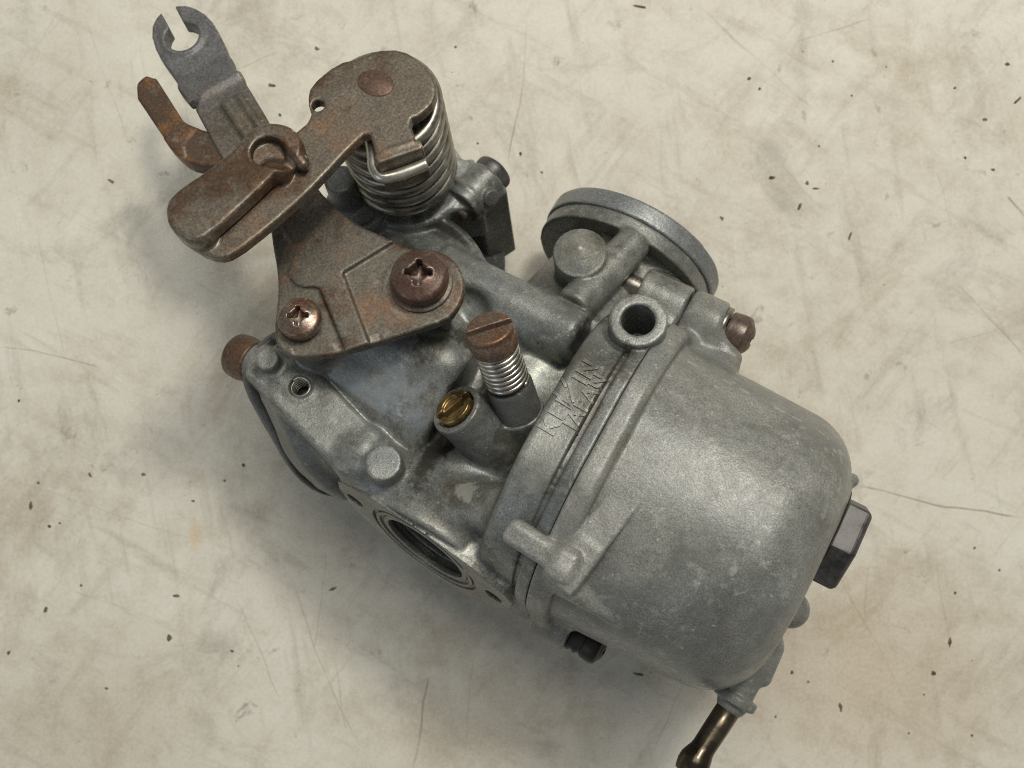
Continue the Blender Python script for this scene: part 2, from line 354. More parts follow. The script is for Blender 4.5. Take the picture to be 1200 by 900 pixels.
class Field:
    def __init__(s, lo, hi, h):
        s.ks = 1.; s.h = h; s.lo = np.asarray(lo, float)
        s.n = np.ceil((np.asarray(hi, float) - s.lo) / h).astype(int) + 1
        s.D = np.full(s.n, 40., np.float32)
        s.ax = [(s.lo[i] + h * np.arange(s.n[i])).astype(np.float32) for i in range(3)]
    def _sub(s, lo, hi, pad):
        i0 = np.clip(np.floor((lo - pad - s.lo) / s.h).astype(int), 0, s.n); i1 = np.clip(np.ceil((hi + pad - s.lo) / s.h).astype(int) + 1, 0, s.n)
        sl = tuple(slice(a, b) for a, b in zip(i0, i1))
        return sl, s.ax[0][sl[0]][:, None, None], s.ax[1][sl[1]][None, :, None], s.ax[2][sl[2]][None, None, :]
    def add(s, prim, k=1.):
        f, lo, hi = prim; k = k if k <= 3 else 3 + (k - 3) * s.ks
        sl, U, V, W = s._sub(lo, hi, k + 6)
        if 0 in s.D[sl].shape: return s
        d = np.broadcast_to(f(U, V, W), s.D[sl].shape); a = s.D[sl]
        h = np.maximum(k - np.abs(a - d), 0) / k
        s.D[sl] = np.minimum(a, d) - h * h * k * .25
        return s
    def cut(s, prim, k=1.):
        f, lo, hi = prim
        sl, U, V, W = s._sub(lo, hi, k + 6)
        if 0 in s.D[sl].shape: return s
        d = -np.broadcast_to(f(U, V, W), s.D[sl].shape); a = s.D[sl]
        h = np.maximum(k - np.abs(a - d), 0) / k
        s.D[sl] = np.maximum(a, d) + h * h * k * .25
        return s
    def mesh(s, fr=None, org=(0, 0, 0)):
        D = s.D
        D[0] = D[-1] = 5; D[:, 0] = D[:, -1] = 5; D[:, :, 0] = D[:, :, -1] = 5
        I = D < 0
        nx, ny, nz = (k - 1 for k in D.shape)
        cnt = np.zeros((nx, ny, nz), np.int8); pos = np.zeros((nx, ny, nz, 3), np.float32)
        edges = []
        for a in range(3):
            sl0 = [slice(None)] * 3; sl1 = [slice(None)] * 3; sl0[a] = slice(0, -1); sl1[a] = slice(1, None)
            cr = I[tuple(sl0)] != I[tuple(sl1)]
            idx = np.argwhere(cr)
            nxt = idx.copy(); nxt[:, a] += 1
            d0 = D[tuple(idx.T)]; d1 = D[tuple(nxt.T)]
            p = idx.astype(np.float32); p[:, a] += d0 / (d0 - d1)
            b, c = (a + 1) % 3, (a + 2) % 3
            ok = (idx[:, b] > 0) & (idx[:, c] > 0) & (idx[:, b] < D.shape[b] - 1) & (idx[:, c] < D.shape[c] - 1)
            idx = idx[ok]; p = p[ok]; sg = d0[ok] < 0
            quad = []
            for ob, oc in ((0, 0), (-1, 0), (-1, -1), (0, -1)):
                q = idx.copy(); q[:, b] += ob; q[:, c] += oc
                quad.append(q)
                np.add.at(cnt, tuple(q.T), 1); np.add.at(pos, tuple(q.T), p)
            edges.append((quad, sg))
        act = cnt > 0
        vid = np.full(cnt.shape, -1, np.int64); vid[act] = np.arange(act.sum())
        verts = pos[act] / cnt[act][:, None] * s.h + s.lo
        faces = []
        for quad, sg in edges:
            q = np.stack([vid[tuple(x.T)] for x in quad], 1)
            q[~sg] = q[~sg][:, ::-1]
            faces.append(q)
        faces = np.concatenate(faces)
        if fr is not None: verts = verts @ np.asarray(fr) + np.asarray(org)
        return verts, faces

# ------------------------------------------------------------------ linking helpers
def mesh_from(name, verts, faces, smooth=True):
    me = bpy.data.meshes.new(name)
    verts = np.asarray(verts, np.float64) * S
    if isinstance(faces, np.ndarray):
        n = len(faces); me.vertices.add(len(verts)); me.vertices.foreach_set('co', verts.ravel())
        me.loops.add(n * 4); me.loops.foreach_set('vertex_index', faces.astype(np.int32).ravel())
        me.polygons.add(n); me.polygons.foreach_set('loop_start', np.arange(0, 4 * n, 4, dtype=np.int32))
        me.update(calc_edges=True); me.validate()
    else:
        me.from_pydata([tuple(v) for v in verts], [], [tuple(f) for f in faces])
    me.polygons.foreach_set('use_smooth', np.full(len(me.polygons), smooth)); me.update()
    return me

def link(name, me, mat, parent=None, label=None):
    o = bpy.data.objects.new(name, me); COL.objects.link(o)
    me.materials.append(mat)
    if parent: o.parent = parent
    if label: o['label'] = label
    return o

def part(name, field, mat, parent, label=None, fr=None, org=(0, 0, 0)):
    return link(name, mesh_from(name, *field.mesh(fr, org)), mat, parent, label)

def sharp(o, deg=32):
    """keep machined edges crisp"""
    bm = bmesh.new(); bm.from_mesh(o.data)
    for e in bm.edges:
        if len(e.link_faces) == 2 and e.calc_face_angle(0) > math.radians(deg): e.smooth = False
    bm.to_mesh(o.data); bm.free(); return o

def lathe(profile, a, axis, n=48):
    """profile of (radius, along) about an axis from a"""
    fr = frame_z(axis); V = []; F = []
    m = len(profile)
    for i in range(n):
        t = 2 * math.pi * i / n
        for r, z in profile:
            V.append(np.asarray(a, float) + fr[0] * r * math.cos(t) + fr[1] * r * math.sin(t) + fr[2] * z)
    for i in range(n):
        j = (i + 1) % n
        for k in range(m - 1):
            F.append((i * m + k, j * m + k, j * m + k + 1, i * m + k + 1))
    if profile[0][0] > 0: F.append(tuple(i * m for i in range(n))[::-1])
    if profile[-1][0] > 0: F.append(tuple(i * m + m - 1 for i in range(n)))
    return V, F

def sweep(pts, r, n=12):
    """round wire along a polyline"""
    P = np.asarray(pts, float); V = []; F = []
    T = np.gradient(P, axis=0); T /= np.linalg.norm(T, axis=1)[:, None]
    up = np.array([.13, .21, .97]); N = up - T[0] * (up @ T[0]); N /= np.linalg.norm(N)
    for i, p in enumerate(P):
        N = N - T[i] * (N @ T[i]); N /= np.linalg.norm(N); B = np.cross(T[i], N)
        rr = r if np.isscalar(r) else r[i]
        for k in range(n):
            a = 2 * math.pi * k / n
            V.append(p + rr * (N * math.cos(a) + B * math.sin(a)))
    for i in range(len(P) - 1):
        for k in range(n):
            F.append((i * n + k, i * n + (k + 1) % n, (i + 1) * n + (k + 1) % n, (i + 1) * n + k))
    F.append(tuple(range(n))[::-1]); F.append(tuple((len(P) - 1) * n + k for k in range(n)))
    return V, F

def smooth_path(P, sub=8):
    P = np.asarray(P, float); Q = np.vstack([2 * P[0] - P[1], P, 2 * P[-1] - P[-2]]); out = []
    for i in range(1, len(Q) - 2):
        for t in np.linspace(0, 1, sub, endpoint=False):
            a, b, c, d = Q[i - 1], Q[i], Q[i + 1], Q[i + 2]
            out.append(.5 * (2 * b + (c - a) * t + (2 * a - 5 * b + 4 * c - d) * t * t + (3 * b - a - 3 * c + d) * t ** 3))
    out.append(P[-1]); return np.array(out)

# ------------------------------------------------------------------ table top
def build_table():
    bm = bmesh.new()
    bmesh.ops.create_grid(bm, x_segments=4, y_segments=4, size=1.1)
    me = bpy.data.meshes.new('table_top'); bm.to_mesh(me); bm.free()
    o = link('table_top', me, table_material()); o['kind'] = 'structure'
    o['label'] = 'worn cream painted table surface with scratches and dark specks'
    # grit and flecks of dirt lying on it
    k = (CAM_H - GROUND) / CAM_H
    spots = [(130, 212, 9, 4, .5), (105, 556, 7, 3, .9), (168, 556, 5, 4, 0), (45, 566, 3, 3, 0), (36, 593, 4, 9, .1), (58, 617, 5, 3, .5), (70, 613, 3, 3, 0), (226, 587, 4, 3, .2),
             (285, 545, 4, 4, 0), (263, 563, 3, 3, 0), (198, 747, 6, 9, .2), (53, 715, 5, 7, .2), (10, 765, 4, 6, .4), (207, 698, 9, 3, 0), (272, 763, 5, 3, .5), (95, 686, 3, 3, 0),
             (390, 690, 9, 3, -.5), (878, 92, 4, 4, 0), (890, 104, 3, 3, .3), (976, 72, 3, 3, 0), (998, 112, 3, 2, 0), (1180, 75, 6, 4, .1), (1119, 103, 3, 3, 0), (1154, 140, 5, 4, 0),
             (1131, 185, 4, 3, .6), (904, 208, 7, 4, .1), (946, 215, 5, 5, .3), (956, 221, 9, 2.4, 0), (996, 277, 3, 12, .35), (937, 242, 3.5, 8, .5), (846, 256, 5, 4, .8), (1164, 199, 6, 3, .1),
             (1192, 118, 3, 10, .8), (960, 171, 3, 3, 0), (1119, 695, 4, 3, 0), (1094, 789, 7, 5, .7), (1171, 668, 3, 3, 0), (1142, 642, 3, 3, 0), (928, 788, 3, 4, 0), (947, 799, 3.5, 3.5, 0),
             (909, 840, 2.5, 3, 0), (985, 829, 3.5, 10, -.15), (1065, 859, 3, 3, 0), (1139, 862, 3, 3, 0), (1113, 752, 4, 12, .1), (534, 55, 3, 3, 0), (372, 57, 7, 4, .7), (318, 100, 8, 4, .2),
             (328, 135, 3, 4, 0), (560, 168, 3, 3, 0), (750, 8, 14, 3, .15), (748, 790, 12, 3, .2), (125, 807, 5, 3, 0), (657, 282, 3, 3, 0), (635, 202, 3, 3, 0), (610, 180, 3, 5, 0), (22, 470, 3, 4, 0)]
    rnd = random.Random(11)
    for _ in range(28):
        s = rnd.choice([1.3, 1.6, 1.9, 2.4]); spots.append((rnd.uniform(-60, 1260), rnd.uniform(-60, 960), s, s * rnd.uniform(.5, 1.3), rnd.uniform(0, 3)))
    V = []; F = []
    for (x, y, a, b, t) in spots:
        cx = (x - 600) * k; cy = (450 - y) * k; n = 9; i0 = len(V)
        ring = [(rnd.uniform(.55, 1.15)) for _ in range(n)]
        for lvl, sc in ((.02, 1.), (.5, .62)):
            for q in range(n):
                an = 2 * math.pi * q / n; px = a * .62 * ring[q] * sc * math.cos(an); py = b * .62 * ring[q] * sc * math.sin(an)
                c, s = math.cos(-t), math.sin(-t)
                V.append((cx + px * c - py * s, cy + px * s + py * c, lvl * min(1.6, min(a, b) * .5) + .12))
        for q in range(n): F.append((i0 + q, i0 + (q + 1) % n, i0 + n + (q + 1) % n, i0 + n + q))
        F.append(tuple(i0 + n + q for q in range(n)))
    M = Mat('dirt'); m = M.set(Base_Color=M.ramp(M.noise(900, 3), [(.35, (.055, .045, .033)), (.65, (.22, .185, .14))]), Roughness=.9)
    g = link('dirt_specks', mesh_from('dirt_specks', V, F, False), m); g['kind'] = 'stuff'
    g['label'] = 'small dark grit and dirt flecks scattered on the cream table surface'
build_table()

# ------------------------------------------------------------------ the carburetor
carb = bpy.data.objects.new('carburetor', None); COL.objects.link(carb)
carb.empty_display_size = .01
carb['label'] = 'weathered grey carburetor with rusty lever and coil spring lying on the cream table'
carb['category'] = 'carburetor'
mw = Matrix.Identity(4)
for i, e in enumerate((E1, E2, E3)):
    for j in range(3): mw[j][i] = e[j]
mw.translation = Vector((ORIGIN - np.array([0, 0, GROUND])) * S)
carb.matrix_world = mw

FLN = unit((-.10, -.985, .13)); FLA = unit(np.cross(FLN, (0, 0, 1))); FLA = FLA if FLA[0] > 0 else -FLA
FLC = np.array([-165., -145., 0.])
FLP = [(-106, 14), (-104, 36), (-96, 46), (-60, 60), (0, 65), (60, 60), (98, 44), (108, 30), (106, 8), (94, -22), (66, -54), (26, -70), (-26, -70), (-66, -54), (-94, -22)]
COVER_F = np.array([unit((.67, 0, -.74)), (0, 1, 0), unit(np.cross((.67, 0, -.74), (0, 1, 0)))])
COVER_O = np.array([-425., 0., 60.])
CP = [(8, -76), (22, -96), (71, -119), (133, -146), (182, -140), (222, -90), (238, 60), (230, 160), (204, 212), (160, 224), (120, 170), (90, 80), (40, 0), (10, -40)]
AIR_T = np.array([-181., -29., 115.]); AIR_D = unit((-.55, .02, .83))
MIX_B = np.array([-134., 4., 85.]); MIX_D = unit((-.36, .28, .90))

def build_body(h):
    F = Field((-470, -185, -190), (-36, 286, 168), h); F.ks = .55
    # float chamber with its flange
    F.add(tub(-103, -46, 6, 0, 147, 149, 120, 7, 2))
    F.add(tub(-60, -44.6, 6, 0, 155, 157, 124, 3, 1.2), 1)
    F.cut(rim_groove(-61, 2.8, 4.5, 6, 0, 149, 120), 2.5)
    # screw lug of the bowl joint
    F.add(cyl((-97, 196, 22), (-46, 196, 22), 26, 3), 6)
    F.add(box((-70, 160, 18), (24, 40, 25), None, 5), 10)
    F.add(cyl((-88, -118, -70), (-46, -118, -70), 34, 5), 10)
    # air passage from manifold flange to horn
    F.add(cyl((-165, -140, 0), (-152, 110, -20), 76, 3), 8)
    F.add(cyl((-152, 108, -20), (-139, 236, -43), 76, 2, 66), 6)
    F.add(box((-98, 186, -14), (36, 44, 34), None, 8), 8)
    F.add(cyl((-139, 214, -40), (-138, 232, -43), 66, 2, 88), 8)
    F.add(cyl((-138, 229, -43), (-138, 247, -44), 101, 1.5), 2)
    # manifold flange: oval plate with a straight upper edge
    c = FLC; ff = np.array([FLA, np.cross(FLN, FLA), FLN])
    if ff[1][2] < 0: ff[1] = -ff[1]; ff[2] = FLN
    F.add(prism(FLP, -46, 0, .8, ff, c), 2)
    F.add(capsule((-120, -128, 18), (-92, -120, 40), 22, 20), 14)
    # boss with machined disc on top, over the left ear
    F.add(capsule((-222, -105, 10), (-222, -103, 50), 26, 22), 16)
    F.add(capsule((-222, -103, 46), (-160, -90, 48), 20, 18), 18)
    F.add(cyl((-222, -102, 55), (-222, -102, 91), 17.5, 1.0), 2)
    F.add(capsule((-150, -100, 55), (-105, -88, 75), 22, 26), 22)
    F.add(cyl((-76, -146, -5), (-71, -146, 30), 7, 1.5), 4)
    # slide barrel
    F.add(cyl((-350, 4, -2), (-201, 4, -2), 90, 4), 4)
    F.add(capsule((-320, 22, 68), (-226, 16, 70), 36, 30), 26)
    F.add(box((-325, 40, -20), (60, 90, 55), None, 20), 20)
    F.add(cyl((-300, 20, -70), (-300, 20, -177), 24, 4, 18), 10)          # stub the body rests on
    # flat bar with the threaded hole, at the barrel's outer side
    bar = np.array([unit((137, -40, -4)), unit(np.cross((0.03, 0, 1), (137, -40, -4))), unit(np.cross((137, -40, -4), np.cross((0.03, 0, 1), (137, -40, -4))))])
    F.add(box((-322, -82, 48), (74, 27, 27), bar, 5), 7)
    F.add(capsule((-252, -100, 50), (-235, -100, 45), 30, 26), 14)
    F.add(prism(chaikin([(26, -92), (71, -117), (132, -143), (181, -138), (218, -90), (190, 40), (60, 40), (22, -40)], 1), 20.8, 62, 12, COVER_F, COVER_O), 10)
    F.add(ellipsoid((-318, -72, -6), (64, 62, 60)), 14)
    F.add(cyl((-378, -66, 60), (-378, -66, 80), 17, 2), 3)
    F.add(cyl((-378, -66, 75), (-378, -66, 94), 11.5, 1.5), 2)
    F.add(cyl((-375, -66, 54), (-399, -66, 46), 25, 3), 5)
    F.add(cyl((-398, -66, 46), (-407, -66, 43), 22.5, 1), 1)
    F.add(cyl((-340, -72, 60), (-340, -72, 76.5), 17, 1.5), 2)
    # round side chamber
    F.add(cyl((-312, 72, -60), (-312, 72, 56), 90, 5), 10)
    F.add(torus((-312, 72, 56), (0, 0, 1), 85, 6), 5)
    F.add(ellipsoid((-290, 76, 52), (66, 62, 20)), 10)
    # spring seat and its web to the right lug
    F.add(cyl((-368, 183, -40), (-368, 183, 66), 60, 4), 10)
    F.add(box((-330, 190, 30), (38, 30, 34), frame_z((0, 0, 1), (.8, .6, 0)), 4), 8)
    F.add(cyl((-304, 184, 54), (-296, 228, 52), 22, 2), 2.5)
    F.add(cyl((-304, 194, 52), (-302, 200, 52), 24.5, 2), 1)
    F.add(prism([(-320, 196), (-286, 190), (-270, 222), (-292, 240), (-318, 228)], -90, 52, 4), 8)
    F.add(cyl((-288, 205, 58), (-276, 202, 64), 9.5, 1), 1)
    # post left of the spring
    F.add(cyl((-408, 129, 20), (-412, 132, 108), 20, 2, 17), 3)
    F.add(cyl((-398, 126, 20), (-398, 126, 70), 34, 3), 6)
    F.add(torus((-398, 126, 71), (0, 0, 1), 29, 4.5), 2)
    F.add(capsule((-352, 20, 60), (-352, 20, 72), 26, 22), 10)
    # bracket posts
    F.add(cyl((-262, 54, 30), (-263, 55, 132), 33, 1.5, 26), 14)
    F.add(cyl((-345, -28, 30), (-345, -28, 132), 26, 1.5, 21), 12)
    # ribs and bosses on the air passage
    F.add(cyl((-290, 104, 55), (-118, 101, 68), 33, 9, 29), 12)
    F.add(capsule((-200, 76, 50), (-178, 72, 50), 20, 16), 14)
    F.add(cyl((-124, 234, 46), (-141, 128, 68), 19, 4, 21), 5)
    F.add(cyl((-158, 180, 10), (-160, 180, 84), 27.5, .8), 3)
    F.add(cyl((-160, 180, 83), (-160.4, 180, 97), 27.3, .6, 1.2), 1)
    F.add(box((-118, 60, 20), (26, 80, 30), None, 8), 8)
    # tube socket with hole in the chamber side
    F.add(cyl((-62, 113, 70), (-65, 116, 150), 27, 1.2), 3)
    # mixture screw collar seat, air screw boss
    F.add(cyl(MIX_B - MIX_D * 40, MIX_B + MIX_D * 2, 25, 2), 8)
    F.add(cyl(AIR_T - AIR_D * 96, AIR_T, 29, 2, 26), 7)
    # cuts
    F.cut(cyl(FLC + FLN * 8, FLC - FLN * 120, 45, 1), 1)
    F.cut(cyl(FLC + FLN * 8, FLC - FLN * 12, 52, .5), .5)
    for s in (-1, 1):
        e = FLC + FLA * 84 * s + np.array([0, 0, 8])
        F.cut(cyl(e + FLN * 8, e - FLN * 12, 10, 1), 1)
    F.cut(cyl((-138, 262, -44), (-140, 150, -34), 62, 2), 2)
    F.cut(cyl((-138, 262, -44), (-138, 243, -43), 88, 2, 84), 2)
    F.cut(cyl((-65, 116, 156), (-63, 115, 84), 15.5, 1), 2)
    F.cut(cyl((-340, -72, 86), (-339, -71.5, 40), 10.5, 1), 1.5)
    for q in range(6): F.cut(torus((-340, -72, 45 + q * 5.2), (0.04, 0.02, 1), 10.6, 1.5), .6)
    F.cut(cyl(AIR_T + AIR_D * 4, AIR_T - AIR_D * 22, 20, 1), 1)
    F.cut(capsule((-190, -66, 84), (-188, 44, 72), 13, 15), 8)
    F.cut(capsule((-189, -50, 66), (-188, 30, 62), 12, 12), 8)
    F.cut(ellipsoid((-232, 74, 84), (22, 20, 18)), 8)
    F.cut(capsule((-350, -112, 66), (-285, -130, 66), 5, 3), 4)
    # rough foundry skin, a little uneven
    return F
BH = 1.7
body_field = build_body(BH)
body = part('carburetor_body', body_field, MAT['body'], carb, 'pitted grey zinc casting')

# machined face of the manifold flange, with its seal groove
FLF = np.array([FLA, np.cross(FLN, FLA), FLN])
if FLF[1][2] < 0: FLF[1] = -FLF[1]
F = Field((-116, -80, -8), (116, 74, 6), .95)
F.add(prism(FLP, -5, 3, .6))
F.cut(cyl((0, 0, -1.5), (0, 0, 20), 64, .2), .4).add(cyl((0, 0, -5), (0, 0, 2.6), 60, .5), .3)        # seal groove
F.cut(cyl((0, 0, -1), (0, 0, 20), 55.5, .2), .4).add(cyl((0, 0, -5), (0, 0, 1.2), 52, .5), .3).cut(cyl((0, 0, -20), (0, 0, 20), 46, .3), .8)
for q in (-1, 1): F.cut(cyl((86 * q, 10, -20), (86 * q, 10, 20), 10, .3), .4)
if np.linalg.det(FLF) < 0:
    v_, f_ = F.mesh(FLF, FLC); f_ = f_[:, ::-1]
else: v_, f_ = F.mesh(FLF, FLC)
link('manifold_face', mesh_from('manifold_face', v_, f_), MAT['machined'], body, 'machined oval manifold face with round bore and ring groove')

# raised maker's lettering, pressed onto the real surface of the casting
def lettering():
    bvh_v = [tuple(v.co) for v in body.data.vertices]
    bvh = BVHTree.FromPolygons(bvh_v, [tuple(p.vertices) for p in body.data.polygons])
    chunks = []
    def text(s, size, org, ang, squash=1.):
        cu = bpy.data.curves.new('lettering', 'FONT'); cu.body = s; cu.size = 1; cu.space_character = 1.12; cu.resolution_u = 3
        cu.offset = .03
        o = bpy.data.objects.new('lettering', cu); COL.objects.link(o)
        dg = bpy.context.evaluated_depsgraph_get()
        me = bpy.data.meshes.new_from_object(o.evaluated_get(dg)); bpy.data.objects.remove(o)
        ax = np.array([math.sin(ang), math.cos(ang)]); ay = np.array([-math.cos(ang), math.sin(ang)])
        bm = bmesh.new(); bm.from_mesh(me)
        bmesh.ops.subdivide_edges(bm, edges=[e for e in bm.edges if e.calc_length() > .12], cuts=2, use_grid_fill=False)
        bmesh.ops.triangulate(bm, faces=bm.faces)
        P = [np.asarray(org) + ax * v.co.x * size * squash + ay * v.co.y * size for v in bm.verts]
        chunks.append((P, [tuple(v.index for v in f.verts) for f in bm.faces])); bm.free()
    def bar(a, b, wd):
        a = np.asarray(a, float); b = np.asarray(b, float); d = unit(b - a); n = np.array([-d[1], d[0]]) * wd / 2
        P = []; m = 8
        for i in range(m + 1):
            p = a + (b - a) * i / m; P += [p + n, p - n]
        chunks.append((P, [(2 * i, 2 * i + 1, 2 * i + 3, 2 * i + 2) for i in range(m)]))
    text('KEI', 23, (-82, -19), .08)
    text('IN', 22, (-78, 37), .08)
    bar((-79, 13), (-104, 20), 2.6); bar((-80, 18), (-93, 33), 2.6); bar((-93, 28), (-106, 38), 2.6)
    text('JAPAN', 19, (-67, -5), .06, .98)
    V = []; Fc = []
    for P, fs in chunks:
        base = len(V); n = len(P); top = []; bot = []
        for p in P:
            hit, nor, _, _ = bvh.ray_cast(Vector((p[0] * S, p[1] * S, 260 * S)), Vector((0, 0, -1)))
            q = np.array(hit) / S if hit is not None else np.array([p[0], p[1], 140.])
            nn = np.array([0, .15, .98]) if nor is None else unit(np.array(nor) * .3 + np.array([0, 0, .7]))
            top.append(q + nn * 1.5); bot.append(q - nn * .8)
        V += top + bot
        Fc += [tuple(base + i for i in f) for f in fs]
        cnt = {}
        for f in fs:
            for i in range(len(f)):
                e = (f[i], f[(i + 1) % len(f)]); cnt[e] = 1
        for (a, b) in list(cnt):
            if (b, a) not in cnt: Fc.append((base + b, base + a, base + n + a, base + n + b))
    return V, Fc
V_, F_ = lettering()
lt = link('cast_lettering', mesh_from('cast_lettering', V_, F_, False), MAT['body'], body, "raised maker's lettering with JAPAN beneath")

# horn ring at the air inlet
F = Field((-256, 236, -156), (-24, 286, 78), 2)
F.add(cyl((-138, 247.3, -44), (-138, 269, -45), 103.5, 1.6)).cut(cyl((-138, 240, -44), (-138, 290, -46), 91, 2), 1)
part('air_horn_ring', F, MAT['ring'], carb, 'smooth round grey ring at the air inlet')

# ------------------------------------------------------------------ float bowl
def build_bowl(h):
    F = Field((-84, -182, -230), (206, 232, 166), h)
    F.add(tub(-60, 177, 6, 0, 151, 143, 136, 3, 60))
    F.add(tub(-44.2, -22, 6, 0, 158, 158, 125, 2.5, 8), 3)
    F.add(torus((-12, 6, 0), (1, 0, 0), 5, 3), 1)
    # upper right screw lug
    F.add(cyl((-43.5, 196, 22), (-6, 196, 22), 27, 4), 8)
    F.add(box((-10, 160, 14), (32, 32, 24), frame_z((0, 0, 1), (1, -.55, 0)), 10), 22)
    # lower left screw lug
    F.add(cyl((-43.5, -128, -62), (-2, -128, -62), 36, 6), 10)
    # locating finger that laps over the body, with its fin
    F.add(box((-47, -109, 130), (34, 12, 11), np.array([unit((1, -.08, -.05)), unit((.08, 1, .35)), unit(np.cross(unit((1, -.08, -.05)), unit((.08, 1, .35))))]), 8), 3)
    F.add(box((-20, -113, 110), (15, 17, 36), None, 10), 5)
    tan = unit((.18, .98, .09)); nor = unit(np.cross((1, 0, 0), tan)); xx = np.cross(tan, nor)
    F.add(box((-8, -78, 129), (15, 54, 13), np.array([xx, tan, nor]), 2), 1.5)
    F.add(box((-12, -104, 118), (14, 22, 22), np.array([xx, tan, nor]), 5), 4)
    F.add(capsule((-14, -120, 92), (34, -126, 70), 14, 5), 5)
    # end boss round the drain plug
    F.add(cyl((150, 53, 0), (178, 53, 0), 60, 3), 6)
    F.add(capsule((174, 112, 2), (178, 116, 2), 9, 7), 6)
    # cast drain spout along the end
    F.add(capsule((160, -30, -34), (172, -78, -46), 20, 18), 8)
    F.add(capsule((172, -60, -42), (171, -126, -58), 17, 16), 5)
    F.add(ellipsoid((180, -22, -30), (19, 19, 18)), 5)
    F.add(capsule((182, -62, -44), (186, -92, -52), 11, 9), 4)
    F.add(cyl((171.5, -117, -57), (171, -127, -59), 22.5, 2.5), 2)
    # foot under the flange that the casting rests on
    F.add(capsule((-28, 96, -120), (-26, 92, -205), 24, 18), 10)
    # shallow hollow behind the rim, seating step at the mouth
    return F
bowl_field = build_bowl(1.8)
sl = bowl_field.ax[0] < -44.1
keep = bowl_field.D.copy()
V3 = bowl_field.ax[1][None, :, None]; W3 = bowl_field.ax[2][None, None, :]; U3 = bowl_field.ax[0][:, None, None]
finger_zone = (V3 < -84) & (W3 > 96)
mouth = (-44.2 - U3)                                    # flat mouth at the gasket line, except where the finger laps over it
bowl_field.D = np.where(finger_zone, keep, np.maximum(keep, mouth)).astype(np.float32)
bowl = part('float_bowl', bowl_field, MAT['bowl'], carb, 'smooth speckled light grey float bowl')

# drain plug: hexagon head on a thin dark washer
def hexagon(c, axis, R, length, ref, ch=4.):
    fr = frame_z(axis, ref); V = []; Fc = []
    lv = [(R, 0), (R, length - ch), (R * .9, length)]
    for (r, z) in lv:
        for i in range(6):
            a = math.pi / 3 * i; V.append(np.asarray(c, float) + fr[0] * r * math.cos(a) + fr[1] * r * math.sin(a) + fr[2] * z)
    for k in range(2):
        for i in range(6): Fc.append((k * 6 + i, k * 6 + (i + 1) % 6, k * 6 + 6 + (i + 1) % 6, k * 6 + 6 + i))
    Fc.append(tuple(range(6))[::-1]); Fc.append(tuple(12 + i for i in range(6)))
    return V, Fc
def bevel(o, w, seg=2):
    m = o.modifiers.new('edges', 'BEVEL'); m.width = w * S; m.segments = seg; m.limit_method = 'ANGLE'; m.angle_limit = math.radians(25)
    return o
phi = math.radians(30 + 8.5)
plug = link('drain_plug', mesh_from('drain_plug', *hexagon((181, 53, 0), (1, 0, 0), 48.5, 26, (0, math.sin(phi), math.cos(phi))), False), MAT['nut'], carb, 'grey hexagonal drain plug')
bevel(plug, 2.2)
link('washer', mesh_from('washer', *lathe([(20, 0), (50, 0), (51, 1), (51, 3), (50, 4), (20, 4)], (177.5, 53, 0), (1, 0, 0))), MAT['black'], plug)

# overflow tube: open barbed brass pipe
tb_d = unit((-9, -72, -6)); tb_a = np.array([171, -126, -58.5])
tub_o = link('overflow_tube', mesh_from('overflow_tube', *lathe([(10, 0), (12.5, .5), (12.3, 30), (12, 52), (12.5, 56), (14.5, 62), (15.8, 67), (15.8, 74), (13.5, 82), (12.5, 84), (9.5, 84), (9, 76), (9, 20)], tb_a, tb_d)), MAT['tube'], carb, 'dark brass overflow tube with barbed end')

# ------------------------------------------------------------------ screws
def pan_head(name, top, axis, r, hgt, mat, parent, twist=0., depth=None, h=None, label=None, dome=1.0, slot=None):
    """pan-head screw: top = crown of the head"""
    h = h or r / 20
    F = Field((-r - 3, -r - 3, -hgt - 6), (r + 3, r + 3, 5), h)
    F.add(cyl((0, 0, -hgt), (0, 0, -hgt * .3), r, r * .12), 1)
    F.add(ellipsoid((0, 0, -hgt * .55), (r * .985, r * .985, hgt * .55)), r * .2)
    dp = depth or hgt * .62
    if slot is None:
        for k in range(2):
            a = twist + k * math.pi / 2; fr = np.array([(math.cos(a), math.sin(a), 0), (-math.sin(a), math.cos(a), 0), (0, 0, 1)])
            F.cut(box((0, 0, 0), (r * .50, r * .115, dp), fr, r * .05), r * .06)
            F.cut(box((0, 0, 0), (r * .27, r * .20, dp * .8), fr, r * .05), r * .1)
    else:
        fr = np.array([(math.cos(twist), math.sin(twist), 0), (-math.sin(twist), math.cos(twist), 0), (0, 0, 1)])
        F.add(cyl((0, 0, -hgt), (0, 0, 0), r, 2.4), 1)
        F.cut(box((0, 0, 2), (r * 2, r * .14, slot), fr, .5), 1)
    fr = frame_z(axis, (1, 0, 0) if abs(unit(axis)[0]) < .8 else (0, 1, 0))
    return part(name, F, mat, parent, label, fr, top)

def thread(a, axis, r, length, pitch):
    prof = [(r * .5, 0)]
    z = 0
    while z < length: prof += [(r * .86, z), (r, z + pitch * .5)]; z += pitch
    prof += [(r * .86, length), (r * .5, length)]
    return lathe(prof, a, axis, 32)

